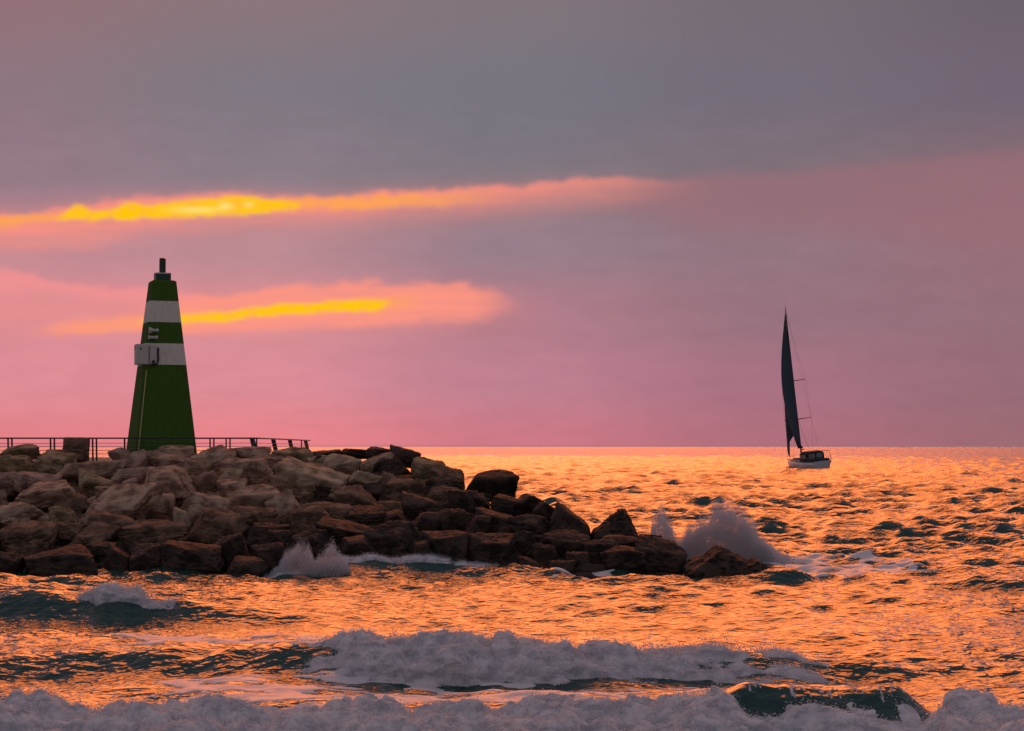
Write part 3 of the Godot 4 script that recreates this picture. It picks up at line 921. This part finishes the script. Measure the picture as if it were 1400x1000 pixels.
# ---------------------------------------------------------------- the yacht
func make_yacht() -> void:
	var D := 329.0
	var o := thing("sailing_yacht", Vector3(at(1101, 640, D).x, 0.0, -D))
	tag(o, "white sailing yacht under dark sails heeling on the open sea", "sailing yacht")
	# built along its own axes: bow towards -z, port towards -x; then turned and heeled
	var bs := Basis(Vector3.UP, deg_to_rad(9.5)) * Basis(Vector3.BACK, deg_to_rad(6.3))
	var xf := Transform3D(bs, Vector3.ZERO)
	var add := func(st: SurfaceTool, called: String, m: Material, parent: Node3D) -> MeshInstance3D:
		return put(done(st), called, m, parent, xf if parent == o else Transform3D())
	# hull: stations from bow (z = -8) to transom (z = 9.4)
	var hull := begin()
	var rings := []
	for i in 19:
		var t := i / 18.0
		var z := lerpf(-8.0, 9.4, t)
		var half := 1.78 * pow(sin(PI * (0.5 * pow(t, 0.62) + 0.02)), 0.85) * (1.0 - 0.16 * smoothstep(0.7, 1.0, t))
		half = maxf(half, 0.04)
		var sheer := lerpf(1.75, 1.38, smoothstep(0.0, 0.75, t))
		var deep := -0.65 * sin(PI * clampf(t * 0.94 + 0.05, 0.0, 1.0)) - 0.05
		var ring := []
		for q in [[1.0, sheer], [0.98, sheer * 0.55], [0.9, 0.12], [0.62, deep * 0.6], [0.0, deep], [-0.62, deep * 0.6], [-0.9, 0.12], [-0.98, sheer * 0.55], [-1.0, sheer]]:
			ring.append(Vector3(q[0] * half, q[1], z - (0.35 * q[1] * (1.0 - smoothstep(0.0, 0.12, t))) + 0.3 * (1.0 - q[1] / 1.4) * -smoothstep(0.92, 1.0, t)))
		rings.append(ring)
	loft(hull, rings, true, 1)
	var h: MeshInstance3D = add.call(hull, "hull", M.hull, o)
	var stripe := begin()
	for s in [-1.0, 1.0]:
		var pts := []
		for i in range(1, 19):
			var r: Array = rings[i]
			pts.append((r[0] if s > 0 else r[8]) + Vector3(0.015 * s, 0.0, 0))
		tube(stripe, pts, [0.06], 6)
	add.call(stripe, "rubbing_strake", M.canvas, h)
	# superstructure
	var trunk := begin()
	var tr := []
	for q in [[-4.2, 0.7, 1.5], [-3.4, 1.05, 1.95], [0.5, 1.4, 2.12], [3.2, 1.45, 2.15]]:
		var z: float = q[0]
		var w: float = q[1]
		tr.append([Vector3(w, 1.2, z), Vector3(w * 0.9, q[2] - 0.08, z), Vector3(w * 0.78, q[2], z), Vector3(-w * 0.78, q[2], z), Vector3(-w * 0.9, q[2] - 0.08, z), Vector3(-w, 1.2, z)])
	loft(trunk, tr)
	var cabin: MeshInstance3D = add.call(trunk, "cabin", M.hull, o)
	for s in [-1.0, 1.0]:
		for k in 3:
			var win := begin()
			box(win, Vector3(s * (1.29 + 0.04 * k), 1.8, -1.4 + 1.5 * k), Vector3(0.04, 0.26, 1.1), Basis(Vector3.BACK, s * 0.14))
			add.call(win, "window", M.canvas, cabin)
	var dodger := begin()
	var dr := []
	for q in [[1.6, 1.25, 2.2], [2.4, 1.55, 3.0], [4.2, 1.6, 3.12], [6.4, 1.55, 3.0]]:
		var w: float = q[1]
		dr.append([Vector3(w, 1.45, q[0]), Vector3(w * 0.97, q[2] - 0.35, q[0]), Vector3(w * 0.75, q[2], q[0]), Vector3(-w * 0.75, q[2], q[0]), Vector3(-w * 0.97, q[2] - 0.35, q[0]), Vector3(-w, 1.45, q[0])])
	loft(dodger, dr)
	var dg: MeshInstance3D = add.call(dodger, "cockpit_tent", M.canvas, o)
	for s in [-1.0, 1.0]:
		for k in 2:
			var win := begin()
			box(win, Vector3(s * 1.585, 2.25, 3.3 + 1.7 * k), Vector3(0.03, 0.55, 1.2), Basis(Vector3.BACK, s * 0.04))
			add.call(win, "tent_window", M.tent_window, dg)
	for k in 2:
		var win := begin()
		box(win, Vector3(-0.68 + 1.36 * k, 2.3, 6.42), Vector3(1.1, 0.75, 0.03))
		add.call(win, "tent_window", M.tent_window, dg)
	var coam := begin()
	box(coam, Vector3(0, 1.55, 7.6), Vector3(3.2, 0.42, 2.4), Basis(), 0.08)
	add.call(coam, "cockpit_coaming", M.canvas, o)
	# stern arch and guard rails
	var arch := begin()
	tube(arch, [Vector3(1.75, 1.4, 9.2), Vector3(1.7, 3.05, 8.7), Vector3(-1.7, 3.05, 8.7), Vector3(-1.75, 1.4, 9.2)], [0.05], 6)
	add.call(arch, "stern_arch", M.rail, o)
	for s in [-1.0, 1.0]:
		var guard := begin()
		var line := []
		for i in range(1, 19):
			var r: Array = rings[i]
			var p: Vector3 = r[0] if s > 0 else r[8]
			line.append(p + Vector3(-0.1 * s, 0.62, 0))
			if i % 3 == 1: tube(guard, [p + Vector3(-0.1 * s, 0, 0), p + Vector3(-0.1 * s, 0.64, 0)], [0.025], 5)
		tube(guard, line, [0.018], 5)
		add.call(guard, "guard_rail", M.steel, o)
	var ring_ := begin()
	tube(ring_, [Vector3(1.62, 1.15, 8.9), Vector3(1.62, 1.3, 9.12), Vector3(1.62, 1.15, 9.3), Vector3(1.62, 1.0, 9.12), Vector3(1.62, 1.15, 8.9)], [0.09], 6)
	add.call(ring_, "stern_light_ring", M.white, o)  # white ring standing in for the bright light at the stern
	# rig
	var mast_h := 27.7
	var mast := begin()
	tube(mast, [Vector3(0, 1.3, -1.2), Vector3(0, 12, -1.2), Vector3(0, mast_h, -1.0)], [0.16, 0.15, 0.09], 8)
	var mp: MeshInstance3D = add.call(mast, "mast", M.spar, o)
	var aerial := begin()
	tube(aerial, [Vector3(0, mast_h, -1.0), Vector3(0, mast_h + 0.9, -0.9)], [0.03], 5)
	tube(aerial, [Vector3(-0.35, mast_h + 0.15, -1.0), Vector3(0.4, mast_h + 0.25, -1.0)], [0.03], 5)
	add.call(aerial, "masthead_aerial", M.spar, mp)
	for q in [[8.6, 2.45], [15.3, 2.15]]:
		var sp := begin()
		tube(sp, [Vector3(-q[1], q[0] + 0.1, -0.9), Vector3(0, q[0], -1.2), Vector3(q[1], q[0] + 0.1, -0.9)], [0.05, 0.08, 0.05], 6)
		add.call(sp, "spreader", M.spar, mp)
	for s in [-1.0, 1.0]:
		var sh := begin()
		tube(sh, [Vector3(2.0 * s, 1.4, -0.9), Vector3(2.45 * s, 8.7, -0.9), Vector3(2.15 * s, 15.4, -0.9), Vector3(0, mast_h - 0.5, -1.0)], [0.013], 5)
		add.call(sh, "shroud", M.steel, o)
		var low_sh := begin()
		tube(low_sh, [Vector3(1.9 * s, 1.4, -0.9), Vector3(0.1 * s, 8.5, -1.2)], [0.02], 5)
		add.call(low_sh, "shroud", M.steel, o)
	var back := begin()
	tube(back, [Vector3(0, 1.4, 9.2), Vector3(0, mast_h - 0.1, -0.9)], [0.013], 5)
	add.call(back, "backstay", M.steel, o)
	var boom_end := Vector3(-1.9, 3.6, 6.2)
	var boom := begin()
	tube(boom, [Vector3(-0.1, 3.3, -1.0), boom_end], [0.12, 0.1], 7)
	add.call(boom, "boom", M.spar, o)
	# mainsail: luff up the mast, bellied and twisted to leeward (port)
	var sheet := func(called: String, luff: Callable, leech: Callable, belly: float, m: Material) -> void:
		var st := begin()
		st.set_smooth_group(1)
		var g := []
		for j in 25:
			var row := []
			var v := j / 24.0
			for i in 11:
				var u := i / 10.0
				var a: Vector3 = luff.call(v)
				var b: Vector3 = leech.call(v)
				var p := a.lerp(b, u)
				var chord := a.distance_to(b)
				p.x -= belly * chord * 4.0 * u * (1.0 - u) * (1.2 - 0.4 * u)
				row.append(p)
			g.append(row)
		for j in 24:
			for i in 10:
				quad(st, g[j][i], g[j + 1][i], g[j + 1][i + 1], g[j][i + 1])
		put(done(st), called, m, o, xf)
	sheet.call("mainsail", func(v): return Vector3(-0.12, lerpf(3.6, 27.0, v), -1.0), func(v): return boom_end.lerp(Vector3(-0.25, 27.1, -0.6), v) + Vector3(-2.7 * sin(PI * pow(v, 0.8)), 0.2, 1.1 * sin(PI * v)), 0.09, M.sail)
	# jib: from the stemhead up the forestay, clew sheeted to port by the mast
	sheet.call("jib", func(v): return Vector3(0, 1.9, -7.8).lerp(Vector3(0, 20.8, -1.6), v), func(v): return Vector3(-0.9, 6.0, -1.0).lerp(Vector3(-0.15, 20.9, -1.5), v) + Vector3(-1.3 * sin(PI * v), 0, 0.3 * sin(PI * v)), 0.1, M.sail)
	var fore := begin()
	tube(fore, [Vector3(0, 1.7, -8.0), Vector3(0, 21.2, -1.5)], [0.03], 5)
	add.call(fore, "forestay", M.steel, o)

# ---------------------------------------------------------------- materials
func make_materials() -> void:
	M.water = mat(lin(0.018, 0.075, 0.066), 0.07)
	M.water.metallic_specular = 0.42
	M.water.normal_enabled = true
	M.water.normal_texture = noise_tex(noise(FastNoiseLite.TYPE_SIMPLEX_SMOOTH, 0.009, 61, 3), [], 1024, 12.0)
	M.water.normal_scale = 1.2
	M.water.uv1_scale = Vector3(0.23, 0.37, 1)
	M.foam = mat(lin(0.84, 0.84, 0.86), 0.95)
	M.foam.metallic_specular = 0.3
	M.foam.albedo_color = Color.WHITE
	M.foam.albedo_texture = noise_tex(noise(FastNoiseLite.TYPE_SIMPLEX_SMOOTH, 0.011, 91, 5), [[0.3, lin(0.46, 0.49, 0.53)], [0.5, lin(0.78, 0.79, 0.82)], [0.7, lin(0.88, 0.88, 0.89)]], 512)
	M.foam.uv1_triplanar = true
	M.foam.uv1_world_triplanar = true
	M.foam.uv1_scale = Vector3(0.45, 0.9, 0.9)
	M.wet_foam = mat(lin(0.8, 0.8, 0.82), 0.42)
	M.spray = mat(lin(0.88, 0.88, 0.9), 0.9)
	M.spray.backlight_enabled = true
	M.spray.backlight = lin(0.9, 0.9, 0.92)
	var patch := noise(FastNoiseLite.TYPE_SIMPLEX_SMOOTH, 0.008, 71, 5)
	var pits := noise_tex(noise(FastNoiseLite.TYPE_SIMPLEX_SMOOTH, 0.02, 73, 6), [], 1024, 8.0)
	var tones := {
		"t": [lin(0.182, 0.124, 0.083), lin(0.403, 0.289, 0.202), lin(0.559, 0.410, 0.293)],
		"p": [lin(0.169, 0.111, 0.085), lin(0.351, 0.240, 0.182), lin(0.481, 0.338, 0.260)],
		"y": [lin(0.213, 0.163, 0.100), lin(0.450, 0.350, 0.231), lin(0.562, 0.450, 0.312)],
		"m": [lin(0.120, 0.102, 0.048), lin(0.300, 0.234, 0.132), lin(0.444, 0.336, 0.216)],
		"b": [lin(0.075, 0.053, 0.037), lin(0.188, 0.125, 0.085), lin(0.288, 0.194, 0.125)],
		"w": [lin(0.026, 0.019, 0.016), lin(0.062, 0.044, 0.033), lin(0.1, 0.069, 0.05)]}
	for k in tones:
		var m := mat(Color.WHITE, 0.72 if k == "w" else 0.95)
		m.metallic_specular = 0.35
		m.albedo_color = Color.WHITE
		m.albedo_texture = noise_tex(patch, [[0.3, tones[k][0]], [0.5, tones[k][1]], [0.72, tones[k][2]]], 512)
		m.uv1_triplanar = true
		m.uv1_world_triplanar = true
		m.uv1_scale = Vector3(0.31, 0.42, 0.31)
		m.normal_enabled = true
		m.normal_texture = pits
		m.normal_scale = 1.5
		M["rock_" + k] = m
	var paint := func(a: Color, b: Color, c: Color, rough: float) -> StandardMaterial3D:
		var m := mat(Color.WHITE, rough)
		m.albedo_texture = noise_tex(noise(FastNoiseLite.TYPE_SIMPLEX_SMOOTH, 0.012, 81, 5), [[0.2, a], [0.42, b], [0.8, c]], 512)
		m.uv1_triplanar = true
		m.uv1_scale = Vector3(0.9, 0.25, 0.9)
		m.metallic_specular = 0.25
		return m
	M.green = paint.call(lin(0.058, 0.128, 0.02), lin(0.066, 0.146, 0.024), lin(0.07, 0.154, 0.028), 0.85)
	M.green_dark = mat(lin(0.015, 0.06, 0.03), 0.5)
	M.white = paint.call(lin(0.72, 0.7, 0.61), lin(0.79, 0.78, 0.7), lin(0.82, 0.81, 0.74), 0.8)
	M.cabinet = mat(lin(0.6, 0.6, 0.54), 0.5)
	M.dark = mat(lin(0.05, 0.05, 0.055), 0.6)
	M.lantern = mat(lin(0.012, 0.03, 0.024), 0.2)
	M.yellow = mat(lin(0.55, 0.5, 0.22), 0.6)
	M.rail = mat(lin(0.03, 0.035, 0.045), 0.45)
	M.concrete = paint.call(lin(0.2, 0.18, 0.16), lin(0.3, 0.27, 0.24), lin(0.36, 0.33, 0.3), 0.9)
	M.hull = mat(lin(0.8, 0.8, 0.82), 0.3)
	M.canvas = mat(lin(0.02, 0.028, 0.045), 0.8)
	M.tent_window = mat(lin(0.22, 0.26, 0.24), 0.2)
	M.spar = mat(lin(0.06, 0.06, 0.065), 0.45)
	M.steel = mat(lin(0.35, 0.33, 0.33), 0.4, 0.6)
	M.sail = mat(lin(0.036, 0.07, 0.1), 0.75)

# ---------------------------------------------------------------- the place
func _ready() -> void:
	var cam := Camera3D.new()
	cam.name = "camera"
	cam.position = Vector3(0, EYE, 0)
	cam.basis = cam_basis
	cam.fov = rad_to_deg(2.0 * atan(500.0 / F))
	cam.near = 0.5
	cam.far = 90000.0
	add_child(cam)
	cam.current = true
	var env := Environment.new()
	env.background_mode = Environment.BG_SKY
	var sky := Sky.new()
	var pano := PanoramaSkyMaterial.new()
	pano.panorama = ImageTexture.create_from_image(make_sky())
	sky.sky_material = pano
	env.sky = sky
	env.tonemap_mode = Environment.TONE_MAPPER_LINEAR
	env.tonemap_exposure = 1.0
	env.sdfgi_enabled = true
	env.ssao_enabled = true
	env.ssil_enabled = true
	var we := WorldEnvironment.new()
	we.name = "environment"
	we.environment = env
	add_child(we)
	# the sun stands behind the thin cloud ahead: low, orange and spread wide by the cloud
	var sun := DirectionalLight3D.new()
	sun.name = "sun"
	var az := deg_to_rad(0.0)
	var el := deg_to_rad(22.5)
	var towards := Vector3(sin(az) * cos(el), sin(el), -cos(az) * cos(el))
	sun.basis = Basis.looking_at(-towards)
	sun.light_color = Color(1.0, 0.495, 0.13)
	sun.light_energy = 0.365
	sun.light_angular_distance = 38.0
	sun.shadow_enabled = true
	add_child(sun)

	make_materials()
	make_waves()
	make_sea()
	make_breakwater()
	make_light()
	make_yacht()
	make_foam()

func cover_of(pts: Array, d: float) -> Array:
	var out := []
	for p in pts: out.append([wx(p[0], d), p[1]])
	return out

func make_foam() -> void:
	var b0: Dictionary = breakers[0]
	var c0 := cover_of([[-200, 1.0], [300, 1.0], [380, 0.85], [560, 1.0], [900, 0.95], [985, 0.8], [1040, 0.6], [1230, 0.6], [1290, 0.95], [1600, 1.0]], b0.d)
	var lip0 := cover_of([[960, 0.0], [1030, 0.75], [1250, 0.8], [1300, 0.0]], b0.d)
	foam("surf_foam", "lavender white foam of the nearest breaker tumbling along the whole shore", wx(-120, 25.4), wx(1520, 25.4), 22.9, 26.2, 0.021, func(x, d): return roller(b0, c0, x, d, 0.45, 3.4, 0.35, lip0), "foam", M.foam, 130000)
	var b1: Dictionary = breakers[1]
	var c1 := cover_of([[400, 0.0], [450, 0.3], [500, 0.85], [560, 1.0], [700, 0.9], [850, 0.55], [960, 0.4], [1060, 0.3], [1160, 0.0]], b1.d)
	foam("surf_foam", "foaming crest of the middle breaker with a green unbroken shoulder", wx(370, 31.8), wx(1180, 31.8), 30.2, 32.9, 0.018, func(x, d): return roller(b1, c1, x, d, 0.45, 1.15, 0.34), "foam", M.foam, 60000)
	var b2: Dictionary = breakers[2]
	var c2 := cover_of([[95, 0.0], [125, 0.45], [155, 0.95], [180, 0.6], [215, 0.25], [245, 0.0]], b2.d)
	foam("surf_foam", "small plume of foam breaking on the green wave before the boulders", wx(-30, 42.4), wx(280, 42.4), 41.4, 43.1, 0.025, func(x, d): return roller(b2, c2, x, d, 0.4, 0.5, 0.34), "foam", M.foam, 12000)
	var b3: Dictionary = breakers[3]
	var c3 := cover_of([[360, 0.0], [395, 0.6], [480, 0.6], [600, 0.55], [650, 0.3], [680, 0.0]], b3.d)
	foam("surf_foam", "line of wash along the foot of the wet boulders", wx(355, 57.2), wx(690, 57.2), 55.4, 58.6, 0.035, func(x, d): return roller(b3, c3, x, d, 0.3, 0.3, 0.16), "foam", M.foam, 25000)
	# lacy foam left lying on the water
	var flat := func(x: float, d: float, px0: float, px1: float, d0: float, d1: float, full: float) -> float:
		var u := (x / d * F + 700.0 - px0) / (px1 - px0)
		var v := (d - d0) / (d1 - d0)
		var e := minf(minf(u, 1.0 - u) * 5.0, minf(v, 1.0 - v) * 3.5)
		if e <= 0.0: return -1.0
		var n := lace.get_noise_2d(x * 0.55, d * 1.5)
		var g := lace_big.get_noise_2d(x * 0.8, d * 1.3)
		var a := minf(e, 1.0) * full - 0.55 + 1.1 * n + 0.7 * g
		return 0.006 + 0.02 * minf(a, 0.6) if a > 0.0 else -1.0
	foam("foam_patch", "pale sheet of foam lying on the smooth water behind the long green wave", wx(110, 36), wx(480, 36), 34.6, 39.4, 0.04, func(x, d): return flat.call(x, d, 120.0, 470.0, 34.8, 39.2, 0.75), "foam patch", M.wet_foam)
	foam("foam_patch", "broken pinkish foam drifting between the two nearest breakers", wx(150, 29), wx(1010, 29), 26.6, 31.0, 0.03, func(x, d): return flat.call(x, d, 150.0, 1000.0, 26.5, 31.4, 0.6), "foam patch", M.wet_foam)
	foam("foam_patch", "lilac wash spreading seaward of the outer boulders beside the splash", wx(1050, 58), wx(1270, 58), 55.0, 66.0, 0.05, func(x, d): return flat.call(x, d, 1035.0, 1290.0, 54.5, 66.5, 0.8), "foam patch", M.wet_foam)
	foam("foam_patch", "strip of wash trapped among the dark rocks near the tip", wx(745, 56), wx(850, 56), 55.0, 57.6, 0.035, func(x, d): return flat.call(x, d, 740.0, 850.0, 54.8, 57.8, 0.95), "foam patch", M.wet_foam)
	# spray
	splash("spray", "tall lilac burst of spray behind the outermost boulder", [[884, 772], [892, 720], [905, 704], [915, 722], [928, 745], [945, 724], [965, 718], [976, 702], [995, 698], [1012, 706], [1028, 722], [1042, 740], [1060, 756], [1085, 766], [1105, 774]], 61.0, 0.8, 400000, 0.004, 0.011, 501)
	splash("spray", "small double burst of spray against the boulders left of the wash", [[366, 786], [380, 772], [394, 754], [410, 744], [422, 748], [433, 768], [443, 756], [454, 747], [463, 754], [472, 770], [484, 779], [496, 785]], 56.6, 0.4, 70000, 0.003, 0.01, 502)
	# flecks thrown up along the crests
	for k in 3:
		rng.seed = 600 + k
		var b: Dictionary = breakers[k]
		var cov: Array = [c0, c1, c2][k]
		var spots := PackedVector3Array()
		var sizes := PackedFloat32Array()
		while spots.size() < [26000, 14000, 4000][k]:
			var x := rng.randf_range(cov[0][0], cov[-1][0])
			if rng.randf() > curve(cov, x) - 0.2 or (k == 0 and curve(lip0, x) > 0.2): continue
			var d: float = curve(b.dist, x) - 0.22 * ragged.get_noise_2d(x * 0.5, b.d) + rng.randfn(-0.05, 0.16)
			var tall := 0.05 + 0.16 * maxf(0.0, ragged.get_noise_2d(x * 2.0, 90.0 + k))
			spots.append(Vector3(x, swell(x, d, row_step(d)) + 0.06 + absf(rng.randfn(0.0, tall)), -d))
			sizes.append(lerpf(0.003, 0.016, pow(rng.randf(), 4.0)))
		droplets("spray", ["fine spray thrown up along the crest of the nearest breaker", "fine spray off the foaming crest of the middle breaker", "fine spray off the plume on the green wave by the boulders"][k], spots, sizes)
